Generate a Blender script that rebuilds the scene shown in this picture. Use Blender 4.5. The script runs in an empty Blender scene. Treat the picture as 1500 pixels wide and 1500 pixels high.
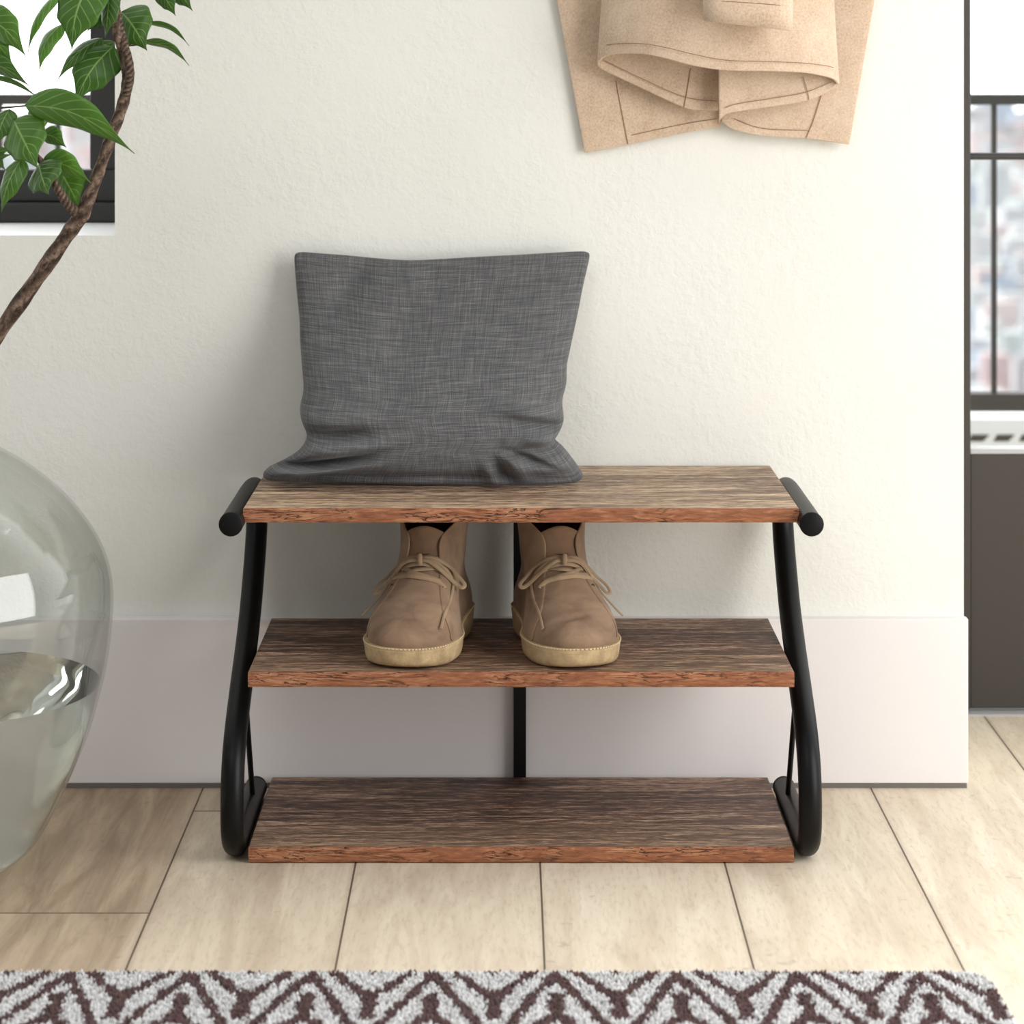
import bpy, math, random
import numpy as np
from mathutils import Vector, Matrix
random.seed(7); rng = np.random.default_rng(7)
scene = bpy.context.scene
COL = scene.collection
H = 0.961          # camera height
FPX = 3600.0       # focal length in pixels of a 1500 px frame
CX, CY = 742.0, 112.0

def P(x, y, d):
    """world point that stands at depth d along the view through pixel x, y"""
    return Vector(((x-CX)*d/FPX, d, H-(y-CY)*d/FPX))

def lin(r, g, b):
    f = lambda c: (c/12.92 if c <= .04045 else ((c+.055)/1.055)**2.4)
    return (f(r/255), f(g/255), f(b/255), 1)

# ------------------------------------------------------------------ mesh building
class MB:
    def __init__(s): s.v = []; s.f = []; s.m = []; s.uv = {}
    def add(s, verts, faces, mi=0, uvs=None):
        b = len(s.v); s.v += [tuple(v) for v in verts]
        for f in faces: s.f.append(tuple(i+b for i in f)); s.m.append(mi)
        if uvs is not None:
            for i, u in enumerate(uvs): s.uv[b+i] = u
        return b
    def box(s, x0, x1, y0, y1, z0, z1, mi=0):
        v = [(x, y, z) for z in (z0, z1) for y in (y0, y1) for x in (x0, x1)]
        s.add(v, [(0,2,3,1),(4,5,7,6),(0,1,5,4),(2,6,7,3),(0,4,6,2),(1,3,7,5)], mi)
    def grid(s, pts, mi=0, uv=True, closed_u=False, flip=False):
        """pts[j][i]"""
        nj, ni = len(pts), len(pts[0])
        v = [p for row in pts for p in row]
        uvs = [(i/max(1, ni-1), j/max(1, nj-1)) for j in range(nj) for i in range(ni)] if uv else None
        f = []
        for j in range(nj-1):
            for i in range(ni if closed_u else ni-1):
                a, b = j*ni+i, j*ni+(i+1) % ni
                q = (a, b, b+ni, a+ni)
                f.append(q[::-1] if flip else q)
        s.add(v, f, mi, uvs)
    def tube(s, path, r, n=10, mi=0, cap=True, flat=1.0, up=None):
        path = [Vector(p) for p in path]
        N = len(path)
        rs = r if isinstance(r, (list, tuple)) else [r]*N
        t0 = (path[1]-path[0]).normalized()
        ref = Vector(up) if up else (Vector((0, 0, 1)) if abs(t0.z) < .9 else Vector((1, 0, 0)))
        nrm = (ref - t0*ref.dot(t0)).normalized()
        rings = []
        for i in range(N):
            t = (path[min(i+1, N-1)]-path[max(i-1, 0)]).normalized()
            nrm = (nrm - t*nrm.dot(t)).normalized()
            bn = t.cross(nrm)
            rings.append([path[i]+rs[i]*(math.cos(2*math.pi*k/n)*bn+flat*math.sin(2*math.pi*k/n)*nrm) for k in range(n)])
        v = [p for rr in rings for p in rr]; f = []
        for j in range(N-1):
            for k in range(n):
                a, b = j*n+k, j*n+(k+1) % n
                f.append((a, b, b+n, a+n))
        if cap:
            f.append(tuple(range(n))[::-1]); f.append(tuple((N-1)*n+k for k in range(n)))
        s.add(v, f, mi, [(k/n, j/N) for j in range(N) for k in range(n)])
    def lathe(s, prof, c, n=64, mi=0):
        pts = [[(c[0]+r*math.cos(2*math.pi*k/n), c[1]+r*math.sin(2*math.pi*k/n), c[2]+z) for k in range(n)] for r, z in prof]
        s.grid(pts, mi, uv=False, closed_u=True)
    def build(s, name, mats, parent=None, smooth=True, angle=40):
        me = bpy.data.meshes.new(name)
        me.from_pydata(s.v, [], s.f)
        for m in (mats if isinstance(mats, (list, tuple)) else [mats]): me.materials.append(m)
        me.polygons.foreach_set('material_index', s.m)
        if s.uv:
            l = me.uv_layers.new(name='UVMap')
            for lp in me.loops: l.data[lp.index].uv = s.uv.get(lp.vertex_index, (0, 0))
        if smooth:
            me.polygons.foreach_set('use_smooth', [True]*len(me.polygons))
            me.set_sharp_from_angle(angle=math.radians(angle))
        me.update()
        o = bpy.data.objects.new(name, me); COL.objects.link(o)
        if parent is not None:
            o.parent = parent
            o.matrix_parent_inverse = parent.matrix_basis.inverted()
        return o

def bevel(o, w, seg=2):
    m = o.modifiers.new('bevel', 'BEVEL'); m.width = w; m.segments = seg; m.limit_method = 'ANGLE'; return o
def subsurf(o, n=1):
    m = o.modifiers.new('sub', 'SUBSURF'); m.levels = n; m.render_levels = n; return o
def solid(o, t, off=-1):
    m = o.modifiers.new('solid', 'SOLIDIFY'); m.thickness = t; m.offset = off; return o

def thing(name, label, cat, loc=(0, 0, 0), rotz=0, group=None):
    o = bpy.data.objects.new(name, None); COL.objects.link(o)
    o.location = loc; o.rotation_euler = (0, 0, rotz); o.empty_display_size = .05
    o['label'] = label; o['category'] = cat
    if group: o['group'] = group
    return o
def tag(o, label, cat, group=None, kind=None):
    o['label'] = label; o['category'] = cat
    if group: o['group'] = group
    if kind: o['kind'] = kind
    return o
def struct(o, label=None, cat=None):
    o['kind'] = 'structure'
    if label: o['label'] = label
    if cat: o['category'] = cat
    return o

def catmull(pts, n=8):
    pts = [Vector(p) for p in pts]; out = []
    for i in range(len(pts)-1):
        p0 = pts[i-1] if i > 0 else pts[0]*2-pts[1]
        p1, p2 = pts[i], pts[i+1]
        p3 = pts[i+2] if i+2 < len(pts) else pts[-1]*2-pts[-2]
        for k in range(n):
            t = k/n
            out.append(.5*((2*p1)+(p2-p0)*t+(2*p0-5*p1+4*p2-p3)*t*t+(3*p1-p0-3*p2+p3)*t**3))
    out.append(pts[-1]); return out

def resample(pts, n):
    pts = [Vector(p) for p in pts]
    L = [0]
    for a, b in zip(pts, pts[1:]): L.append(L[-1]+(b-a).length)
    out = []; j = 0
    for k in range(n):
        s = L[-1]*k/(n-1)
        while j < len(L)-2 and L[j+1] < s: j += 1
        t = 0 if L[j+1] == L[j] else (s-L[j])/(L[j+1]-L[j])
        out.append(pts[j].lerp(pts[j+1], min(1, t)))
    return out

def lerp_tab(tab, x, k=1):
    """linear table lookup on column 0"""
    if x <= tab[0][0]: return tab[0][k]
    for a, b in zip(tab, tab[1:]):
        if x <= b[0]:
            t = (x-a[0])/(b[0]-a[0]); return a[k]+(b[k]-a[k])*t
    return tab[-1][k]
def sstep(a, b, x):
    t = min(1, max(0, (x-a)/(b-a))); return t*t*(3-2*t)

# ------------------------------------------------------------------ materials
class NT:
    def __init__(s, name):
        s.mat = bpy.data.materials.new(name); s.mat.use_nodes = True
        s.t = s.mat.node_tree; s.t.nodes.clear()
        s.out = s.n('ShaderNodeOutputMaterial')
    def n(s, typ, **kw):
        nd = s.t.nodes.new(typ)
        for k, v in kw.items(): setattr(nd, k, v)
        return nd
    def l(s, a, b): s.t.links.new(a, b)
    def val(s, inp, v):
        if hasattr(v, 'is_output') or isinstance(v, bpy.types.NodeSocket): s.l(v, inp)
        else: inp.default_value = v
    def math(s, op, a, b=0.0, c=None, clamp=False):
        nd = s.n('ShaderNodeMath', operation=op, use_clamp=clamp)
        s.val(nd.inputs[0], a); s.val(nd.inputs[1], b)
        if c is not None: s.val(nd.inputs[2], c)
        return nd.outputs[0]
    def mix(s, f, a, b, blend='MIX'):
        nd = s.n('ShaderNodeMix', data_type='RGBA', blend_type=blend)
        s.val(nd.inputs[0], f); s.val(nd.inputs[6], a); s.val(nd.inputs[7], b)
        return nd.outputs[2]
    def coord(s, which='Object', scale=(1, 1, 1), loc=(0, 0, 0)):
        tc = s.n('ShaderNodeTexCoord'); mp = s.n('ShaderNodeMapping')
        s.l(tc.outputs[which], mp.inputs[0]); mp.inputs['Scale'].default_value = scale; mp.inputs['Location'].default_value = loc
        return mp.outputs[0]
    def world(s, scale=(1, 1, 1), loc=(0, 0, 0)):
        g = s.n('ShaderNodeNewGeometry'); mp = s.n('ShaderNodeMapping')
        s.l(g.outputs['Position'], mp.inputs[0]); mp.inputs['Scale'].default_value = scale; mp.inputs['Location'].default_value = loc
        return mp.outputs[0]
    def noise(s, vec, scale=5, detail=4, rough=.55, dist=0):
        nd = s.n('ShaderNodeTexNoise'); s.l(vec, nd.inputs['Vector'])
        nd.inputs['Scale'].default_value = scale; nd.inputs['Detail'].default_value = detail
        nd.inputs['Roughness'].default_value = rough; nd.inputs['Distortion'].default_value = dist
        return nd.outputs[0]
    def ramp(s, f, stops, interp='LINEAR'):
        nd = s.n('ShaderNodeValToRGB'); s.val(nd.inputs[0], f); cr = nd.color_ramp; cr.interpolation = interp
        while len(cr.elements) < len(stops): cr.elements.new(.5)
        for e, (p, c) in zip(cr.elements, stops):
            e.position = p; e.color = c if len(c) == 4 else (*c, 1)
        return nd.outputs[0]
    def bump(s, h, strength=.3, dist=.002, normal=None):
        nd = s.n('ShaderNodeBump'); s.l(h, nd.inputs['Height'])
        nd.inputs['Strength'].default_value = strength; nd.inputs['Distance'].default_value = dist
        if normal is not None: s.l(normal, nd.inputs['Normal'])
        return nd.outputs[0]
    def pbr(s, color, rough=.6, normal=None, metallic=0, spec=.5, **kw):
        b = s.n('ShaderNodeBsdfPrincipled')
        s.val(b.inputs['Base Color'], color); s.val(b.inputs['Roughness'], rough)
        b.inputs['Metallic'].default_value = metallic; b.inputs['Specular IOR Level'].default_value = spec
        for k, v in kw.items(): s.val(b.inputs[k], v)
        if normal is not None: s.l(normal, b.inputs['Normal'])
        s.l(b.outputs[0], s.out.inputs[0]); return b

def G(v): return (v, v, v, 1)

def m_plaster():
    t = NT('plaster'); w = t.world()
    n1 = t.noise(w, 85, 5, .6, .15); n2 = t.noise(w, 9, 3); n3 = t.noise(w, 240, 2)
    big = t.noise(w, 3.0, 3)
    r1 = t.ramp(n1, [(.42, G(0)), (.62, G(1))])
    h = t.math('ADD', t.math('MULTIPLY', r1, t.ramp(n2, [(.35, G(.25)), (.65, G(1))])), t.math('MULTIPLY', n3, .5))
    c = t.mix(t.ramp(big, [(.3, G(0)), (.7, G(1))]), lin(232, 232, 225), lin(237, 237, 230))
    c = t.mix(t.math('MULTIPLY', r1, .08), c, lin(226, 224, 214))
    t.pbr(c, .9, t.bump(h, .26, .0018), spec=.2); return t.mat
def m_paint(name, col, rough=.45, bump=.05):
    t = NT(name); w = t.world(); n = t.noise(w, 60, 3)
    t.pbr(t.mix(t.math('MULTIPLY', n, .06), col, G(.45)), rough, t.bump(n, bump, .001), spec=.35); return t.mat
def m_metal(name, col, rough=.42, spec=.5, bump=.06):
    t = NT(name); c = t.coord('Object'); n = t.noise(c, 900, 2)
    t.pbr(t.mix(t.math('MULTIPLY', n, .25), col, (col[0]*1.6, col[1]*1.6, col[2]*1.6, 1)), rough, t.bump(n, bump, .0003), spec=spec); return t.mat

def m_floor():
    t = NT('oak_planks')
    g = t.n('ShaderNodeNewGeometry'); sp = t.n('ShaderNodeSeparateXYZ'); t.l(g.outputs['Position'], sp.inputs[0])
    X, Y = sp.outputs[0], sp.outputs[1]
    q = t.math('DIVIDE', t.math('ADD', X, .4098), .2254)
    idx = t.math('FLOOR', q); fr = t.math('FRACT', q)
    seam = t.math('GREATER_THAN', t.math('ABSOLUTE', t.math('SUBTRACT', fr, .5)), .4948)
    near = t.math('SUBTRACT', .5, t.math('ABSOLUTE', t.math('SUBTRACT', fr, .5)))
    # cross joints
    isl = t.math('LESS_THAN', idx, -.5)
    is0 = t.math('COMPARE', idx, 0.0, .1)
    off = t.math('ADD', t.math('ADD', t.math('MULTIPLY', isl, 2.823), t.math('MULTIPLY', is0, 3.215)),
                 t.math('MULTIPLY', t.math('SUBTRACT', 1.0, t.math('ADD', isl, is0)), t.math('ADD', 2.1, t.math('MULTIPLY', idx, .09))))
    yy = t.math('DIVIDE', t.math('SUBTRACT', Y, off), 1.9)
    yi = t.math('FLOOR', yy)
    yf = t.math('ABSOLUTE', t.math('SUBTRACT', t.math('FRACT', t.math('ADD', yy, .5)), .5))
    cross = t.math('LESS_THAN', yf, .0009)
    line = t.math('MAXIMUM', seam, cross)
    cmb = t.n('ShaderNodeCombineXYZ'); t.l(idx, cmb.inputs[0]); t.l(yi, cmb.inputs[1])
    wn = t.n('ShaderNodeTexWhiteNoise'); t.l(cmb.outputs[0], wn.inputs['Vector'])
    vm = t.n('ShaderNodeVectorMath', operation='MULTIPLY_ADD'); t.l(wn.outputs['Color'], vm.inputs[0]); vm.inputs[1].default_value = (9, 9, 9); t.l(g.outputs['Position'], vm.inputs[2])
    mp = t.n('ShaderNodeMapping'); t.l(vm.outputs[0], mp.inputs[0]); mp.inputs['Scale'].default_value = (30, 3.2, 1)
    mp2 = t.n('ShaderNodeMapping'); t.l(vm.outputs[0], mp2.inputs[0]); mp2.inputs['Scale'].default_value = (120, 22, 1)
    mp3 = t.n('ShaderNodeMapping'); t.l(vm.outputs[0], mp3.inputs[0]); mp3.inputs['Scale'].default_value = (14, 3, 1)
    g1 = t.noise(mp.outputs[0], 1, 6, .62, .8); g2 = t.noise(mp2.outputs[0], 1.6, 4, .7); g3 = t.noise(mp3.outputs[0], 1, 3, .5, .5)
    sp1 = t.noise(vm.outputs[0], 45, 2, .5)
    # the planks by the window (left) are browner
    brown = t.ramp(t.math('ADD', t.math('MULTIPLY', X, -1.0), 0.0), [(.12, G(.1)), (.2, G(.35)), (.40, G(.45)), (.43, G(1.0))])
    brown = t.math('ADD', t.math('MULTIPLY', brown, .8), t.math('MULTIPLY', wn.outputs['Value'], .12))
    pale = t.mix(t.ramp(g1, [(.35, G(0)), (.7, G(1))]), lin(222, 206, 182), lin(240, 229, 208))
    dark = t.mix(t.ramp(g1, [(.34, G(0)), (.68, G(1))]), lin(132, 106, 84), lin(188, 163, 134))
    c = t.mix(brown, pale, dark)
    c = t.mix(t.math('MULTIPLY', t.ramp(g3, [(.52, G(0)), (.74, G(1))]), .35), c, lin(150, 124, 100))
    c = t.mix(t.math('MULTIPLY', t.ramp(g2, [(.5, G(0)), (.75, G(1))]), .35), c, lin(158, 134, 106))
    c = t.mix(t.math('MULTIPLY', t.ramp(sp1, [(.68, G(0)), (.78, G(1))]), .3), c, lin(120, 98, 80))
    c = t.mix(t.math('MULTIPLY', t.ramp(near, [(0, G(1)), (.03, G(0))]), .22), c, lin(130, 105, 80))
    c = t.mix(t.math('MULTIPLY', line, .85), c, lin(70, 52, 38))
    h = t.math('SUBTRACT', t.math('MULTIPLY', t.math('ADD', g1, g2), .3), t.math('MULTIPLY', line, 1.5))
    t.pbr(c, t.math('ADD', .48, t.math('MULTIPLY', g2, .2)), t.bump(h, .25, .0012), spec=.35); return t.mat

def m_shelf(light):
    t = NT('rustic_board_lit' if light else 'rustic_board')  # the top board's copy is paler, its stronger light painted in
    a = t.coord('Object', (3.0, 46, 20)); b = t.coord('Object', (42, 420, 30)); c_ = t.coord('Object', (2.2, 9, 4)); d = t.coord('Object', (1, 1, 1))
    ws = t.noise(a, 1, 7, .68, 1.6); f = t.noise(b, 1, 4, .72, .5); p = t.noise(c_, 1.3, 4, .6, 1.2); k = t.noise(t.coord('Object', (9, 60, 9), (2, 1, 0)), 1, 3, .6, 1.5)
    k2 = t.noise(d, 5, 2)
    m = t.math('ADD', t.math('MULTIPLY', ws, .46), t.math('MULTIPLY', f, .54))
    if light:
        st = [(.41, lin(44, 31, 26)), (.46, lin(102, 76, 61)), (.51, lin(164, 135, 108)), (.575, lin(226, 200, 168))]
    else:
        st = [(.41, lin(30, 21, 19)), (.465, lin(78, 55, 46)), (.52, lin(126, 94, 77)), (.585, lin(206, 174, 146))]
    col = t.ramp(m, st)
    col = t.mix(t.math('MULTIPLY', t.ramp(p, [(.4, G(0)), (.68, G(1))]), .55), col, lin(72, 50, 42))
    # lighter strip toward the front edge: light falling there, painted into the colour
    sp = t.n('ShaderNodeSeparateXYZ'); t.l(d, sp.inputs[0])
    fr = t.ramp(t.math('ADD', t.math('MULTIPLY', sp.outputs[1], -3.0), t.math('MULTIPLY', t.math('SUBTRACT', p, .5), .5)), [(.05, G(0)), (.5, G(1))])
    col = t.mix(t.math('MULTIPLY', fr, .38), col, t.ramp(f, [(.35, lin(140, 108, 84)), (.65, lin(206, 178, 142))]))
    col = t.mix(t.math('MULTIPLY', t.ramp(k, [(.64, G(0)), (.73, G(1))]), t.ramp(k2, [(.5, G(0)), (.58, G(.9))])), col, lin(28, 21, 19))
    t.pbr(col, t.math('ADD', .42, t.math('MULTIPLY', f, .25)), t.bump(m, .35, .0012), spec=.4); return t.mat
def m_bark():
    t = NT('bark_edge')
    a = t.coord('Object', (11, 30, 95)); b = t.coord('Object', (40, 60, 260)); c = t.coord('Object', (9, 20, 20))
    n = t.noise(a, 1, 5, .6, 1.5); f = t.noise(b, 1, 4, .65, .6); p = t.noise(c, 1, 2)
    col = t.ramp(t.math('ADD', t.math('MULTIPLY', f, .6), t.math('MULTIPLY', p, .4)), [(.32, lin(112, 70, 49)), (.5, lin(154, 99, 69)), (.66, lin(194, 144, 108))])
    v = t.math('ABSOLUTE', t.math('SUBTRACT', n, .5))
    crack = t.math('MULTIPLY', t.ramp(v, [(.008, G(1)), (.026, G(0))]), t.ramp(p, [(.44, G(0)), (.54, G(1))]))
    col = t.mix(t.math('MULTIPLY', crack, .9), col, lin(44, 20, 12))
    h = t.math('SUBTRACT', f, t.math('MULTIPLY', crack, 1.6))
    t.pbr(col, .65, t.bump(h, .6, .002), spec=.3); return t.mat

def m_linen():
    t = NT('charcoal_linen')
    u = t.coord('UV', (1, 1, 1))
    tcu = t.n('ShaderNodeTexCoord'); su = t.n('ShaderNodeSeparateXYZ'); t.l(tcu.outputs['UV'], su.inputs[0])
    def thread(a, b, ka, kb, off):
        cv = t.n('ShaderNodeCombineXYZ'); t.l(t.math('ADD', t.math('MULTIPLY', a, ka), t.math('MULTIPLY', b, kb*.713)), cv.inputs[0]); t.l(t.math('ADD', t.math('MULTIPLY', b, kb), off), cv.inputs[1])
        return t.noise(cv.outputs[0], 1, 3, .65)
    wx = thread(su.outputs[0], su.outputs[1], 9, 380, 0); wy = thread(su.outputs[1], su.outputs[0], 9, 380, 41.3)
    fine = t.noise(t.coord('UV', (420, 420, 1)), 1, 2); sl = thread(su.outputs[0], su.outputs[1], 7, 130, 17.1)
    m = t.math('ADD', t.math('ADD', t.math('MULTIPLY', wx, .36), t.math('MULTIPLY', wy, .34)), t.math('ADD', t.math('MULTIPLY', fine, .12), t.math('MULTIPLY', sl, .18)))
    col = t.ramp(m, [(.37, lin(56, 56, 58)), (.5, lin(91, 91, 92)), (.62, lin(142, 141, 140))])
    t.pbr(col, .92, t.bump(m, .5, .0008), spec=.15, **{'Sheen Weight': .15, 'Sheen Roughness': .5}); return t.mat

def m_suede(name, base, dark, light):
    t = NT(name); o = t.coord('Object')
    n = t.noise(o, 24, 5, .6, .4); f = t.noise(o, 420, 3, .6); p = t.noise(o, 11, 3, .5, .5)
    c = t.mix(t.ramp(n, [(.35, G(0)), (.68, G(1))]), dark, base)
    c = t.mix(t.math('MULTIPLY', t.ramp(p, [(.48, G(0)), (.72, G(1))]), .55), c, light)
    c = t.mix(t.math('MULTIPLY', f, .18), c, dark)
    t.pbr(c, .75, t.bump(t.math('ADD', f, t.math('MULTIPLY', n, 1.2)), .22, .0009), spec=.25, **{'Sheen Weight': .1}); return t.mat
def m_crepe():
    t = NT('crepe_sole'); o = t.coord('Object')
    n = t.noise(o, 60, 4, .6); f = t.noise(o, 500, 2); p = t.noise(o, 14, 2)
    c = t.ramp(t.math('ADD', t.math('MULTIPLY', n, .6), t.math('MULTIPLY', p, .4)), [(.34, lin(160, 136, 102)), (.52, lin(190, 166, 128)), (.68, lin(208, 186, 148))])
    t.pbr(c, .7, t.bump(t.math('ADD', f, n), .35, .0012), spec=.3); return t.mat
def m_wool(name='camel_wool', k=1.0):
    t = NT(name); o = t.world()
    f = t.noise(o, 380, 4, .7); n = t.noise(o, 34, 4, .65, .3); p = t.noise(o, 7, 2)
    m = t.math('ADD', t.math('MULTIPLY', f, .55), t.math('ADD', t.math('MULTIPLY', n, .25), t.math('MULTIPLY', p, .2)))
    s = lambda r, g, b: tuple(list(np.array(lin(r, g, b)[:3])*k)+[1])
    c = t.ramp(m, [(.34, s(178, 152, 128)), (.48, s(206, 182, 157)), (.64, s(224, 203, 180))])
    t.pbr(c, .95, t.bump(f, .3, .0012), spec=.1, **{'Sheen Weight': .25, 'Sheen Roughness': .6}); return t.mat
def m_leaf():
    t = NT('leaf_green')
    tc = t.n('ShaderNodeTexCoord'); sp = t.n('ShaderNodeSeparateXYZ'); t.l(tc.outputs['UV'], sp.inputs[0])
    u = t.math('SUBTRACT', sp.outputs[0], .5); v = sp.outputs[1]; au = t.math('ABSOLUTE', u)
    mid = t.ramp(au, [(.010, G(1)), (.028, G(0))])
    k = t.math('ABSOLUTE', t.math('SUBTRACT', t.math('FRACT', t.math('MULTIPLY', t.math('SUBTRACT', v, t.math('MULTIPLY', au, .62)), 6.5)), .5))
    side = t.math('MULTIPLY', t.ramp(k, [(.03, G(1)), (.10, G(0))]), t.ramp(au, [(.3, G(1)), (.5, G(.25))]))
    k2 = t.noise(t.coord('UV', (40, 40, 1)), 1, 3)
    vein = t.math('MAXIMUM', mid, t.math('MULTIPLY', side, .6))
    oi = t.n('ShaderNodeObjectInfo'); n = t.noise(t.coord('UV', (3, 3, 1)), 1, 3)
    tone = t.math('ADD', t.math('MULTIPLY', oi.outputs['Random'], .0), n)
    at = t.n('ShaderNodeAttribute', attribute_name='leaf_tone', attribute_type='OBJECT')
    base = t.mix(at.outputs['Fac'], lin(44, 74, 34), lin(116, 172, 60))
    base = t.mix(t.math('MULTIPLY', tone, .45), base, lin(48, 84, 34))
    base = t.mix(t.math('MULTIPLY', k2, .15), base, lin(120, 165, 80))
    c = t.mix(t.math('MULTIPLY', vein, .7), base, lin(180, 215, 120))
    b = t.n('ShaderNodeBsdfPrincipled'); t.l(c, b.inputs['Base Color']); b.inputs['Roughness'].default_value = .32; b.inputs['Specular IOR Level'].default_value = .45
    t.l(t.bump(t.math('ADD', vein, t.math('MULTIPLY', k2, .3)), .35, .0012), b.inputs['Normal'])
    tr = t.n('ShaderNodeBsdfTranslucent'); t.l(t.mix(.5, c, lin(120, 180, 40)), tr.inputs[0])
    mx = t.n('ShaderNodeMixShader'); mx.inputs[0].default_value = .28; t.l(b.outputs[0], mx.inputs[1]); t.l(tr.outputs[0], mx.inputs[2])
    t.l(mx.outputs[0], t.out.inputs[0]); return t.mat
def m_branch():
    t = NT('branch_bark')
    a = t.noise(t.coord('UV', (5, 60, 1)), 1, 4, .65, 1.2); b = t.noise(t.coord('Object', (1, 1, 1)), 160, 4, .65)
    sp = t.n('ShaderNodeSeparateXYZ'); t.l(t.n('ShaderNodeTexCoord').outputs['UV'], sp.inputs[0])
    sw = t.math('SINE', t.math('ADD', t.math('ADD', t.math('MULTIPLY', sp.outputs[0], 18.85), t.math('MULTIPLY', sp.outputs[1], 130)), t.math('MULTIPLY', a, 5)))
    m = t.math('ADD', t.math('MULTIPLY', a, .4), t.math('ADD', t.math('MULTIPLY', b, .4), t.math('MULTIPLY', sw, .07)))
    c = t.ramp(m, [(.3, lin(54, 42, 35)), (.42, lin(98, 80, 68)), (.56, lin(150, 128, 110))])
    t.pbr(c, .75, t.bump(m, .8, .003), spec=.25); return t.mat
def m_thin_glass(name, tint, refl=1.0, ior=1.5):
    t = NT(name)
    tr = t.n('ShaderNodeBsdfTransparent')
    gl = t.n('ShaderNodeBsdfGlossy'); gl.inputs['Roughness'].default_value = 0.0; gl.inputs[0].default_value = (1, 1, 1, 1)
    fr = t.n('ShaderNodeLayerWeight'); fr.inputs[0].default_value = .5
    # longer path through the glass toward its rim absorbs more
    t.l(t.mix(t.math('MULTIPLY', t.math('POWER', fr.outputs['Facing'], 6.0), .55 if 'vase' in name else .0), tint, (.30, .32, .30, 1)), tr.inputs[0])
    f = t.math('ADD', .04, t.math('MULTIPLY', t.math('POWER', fr.outputs['Facing'], 5.0), .96))
    f = t.math('MULTIPLY', f, refl, clamp=True)
    mx = t.n('ShaderNodeMixShader'); t.l(f, mx.inputs[0]); t.l(tr.outputs[0], mx.inputs[1]); t.l(gl.outputs[0], mx.inputs[2])
    t.l(mx.outputs[0], t.out.inputs[0]); return t.mat
def m_water():
    t = NT('vase_water')
    gl = t.n('ShaderNodeBsdfGlass'); gl.inputs['IOR'].default_value = 1.33; gl.inputs['Roughness'].default_value = 0.0
    gl.inputs[0].default_value = (.97, .98, .965, 1)
    t.l(gl.outputs[0], t.out.inputs[0]); return t.mat
def m_rug(name, cols):
    t = NT(name)
    at = t.n('ShaderNodeAttribute', attribute_name='tint'); h = t.n('ShaderNodeAttribute', attribute_name='tip')
    c = t.ramp(at.outputs['Fac'], cols)
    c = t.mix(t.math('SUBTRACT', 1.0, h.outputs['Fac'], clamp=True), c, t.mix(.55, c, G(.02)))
    t.pbr(c, .95, spec=.1, **{'Sheen Weight': .2}); return t.mat
def m_city(name, col):
    t = NT(name); o = t.world()
    n = t.noise(o, .05, 2); b = t.n('ShaderNodeTexBrick'); t.l(t.world((.12, .12, .25)), b.inputs['Vector'])
    t.pbr(t.mix(t.math('MULTIPLY', n, .3), col, G(.75)), .9, spec=.1); return t.mat  # city colours are kept pale to stand in for haze

PLASTER = m_plaster(); WHITE = m_paint('white_paint', lin(236, 231, 230)); SILL = m_paint('sill_white', lin(250, 250, 250))
BLACK = m_metal('black_powder_coat', (.0028, .0028, .003, 1), .40, .2); CAPM = m_metal('black_cap', (.0028, .0028, .003, 1), .5, .2)
FRAME = m_metal('dark_window_frame', lin(52, 51, 51), .5, .4); DOORM = m_metal('door_taupe', lin(56, 51, 46), .5, .4, .02)
ALU = m_metal('brushed_aluminium', lin(170, 170, 170), .4); GAP = m_paint('gap_grey', lin(112, 108, 104), .8)
FLOOR = m_floor(); SHELF_L = m_shelf(True); SHELF_D = m_shelf(False); BARK = m_bark(); LINEN = m_linen()
SUEDE = m_suede('tan_suede', lin(162, 134, 108), lin(126, 101, 81), lin(184, 157, 130)); TONGUE = m_suede('tongue_suede', lin(146, 116, 90), lin(118, 92, 72), lin(160, 130, 104))
LINING = m_suede('dark_lining', lin(74, 52, 40), lin(56, 38, 30), lin(84, 60, 48))
CREPE = m_crepe(); LACE = m_suede('lace_tan', lin(176, 150, 120), lin(148, 124, 98), lin(190, 166, 136)); WELT = m_suede('welt_thread', lin(224, 204, 164), lin(206, 184, 144), lin(232, 214, 178)); EYE = m_metal('eyelet_dark', lin(60, 44, 34), .4)
WOOL = m_wool(); WOOLIN = m_wool('camel_wool_inside', .92); STITCH = m_paint('brown_stitching', lin(146, 106, 78), .9)
LEAF = m_leaf(); BRANCH = m_branch()
VGLASS = m_thin_glass('vase_glass', (.945, .955, .945, 1), 1.0); PANE = m_thin_glass('pane_glass', (.985, .99, .988, 1), .35); WATER = m_water()
RUGG = m_rug('rug_grey_pile', [(0, lin(150, 148, 147)), (.45, lin(206, 205, 204)), (1, lin(238, 238, 237))])
RUGB = m_rug('rug_brown_pile', [(0, lin(62, 44, 43)), (1, lin(104, 78, 76))]); RUGBASE = m_paint('rug_backing', lin(120, 112, 108), .95)

# ------------------------------------------------------------------ setting
WALL_Y = 3.335; WX1 = 0.6205; WIN_R = -.5315; WIN_B = .745; BACK = 3.72
b = MB(); b.box(-1.9, 2.1, -.4, BACK+.03, -.05, 0)
struct(b.build('floor', FLOOR, smooth=False))
b = MB()
b.box(WIN_R, WX1, WALL_Y, BACK, -.02, 2.5); b.box(-1.9, WIN_R, WALL_Y, BACK, -.02, WIN_B)
b.box(-1.9, -1.5, WALL_Y, BACK, WIN_B, 2.5); b.box(-1.5, WIN_R, WALL_Y, BACK, 2.0, 2.5)
struct(b.build('wall_back', PLASTER, smooth=False))
b = MB(); b.box(-1.9, .6235, 3.318, WALL_Y+.001, .0065, .2285)
struct(bevel(b.build('baseboard_back', WHITE, smooth=False), .0015))
b = MB(); b.box(-1.9, .6215, 3.3188, WALL_Y+.001, 0, .0062)
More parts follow.
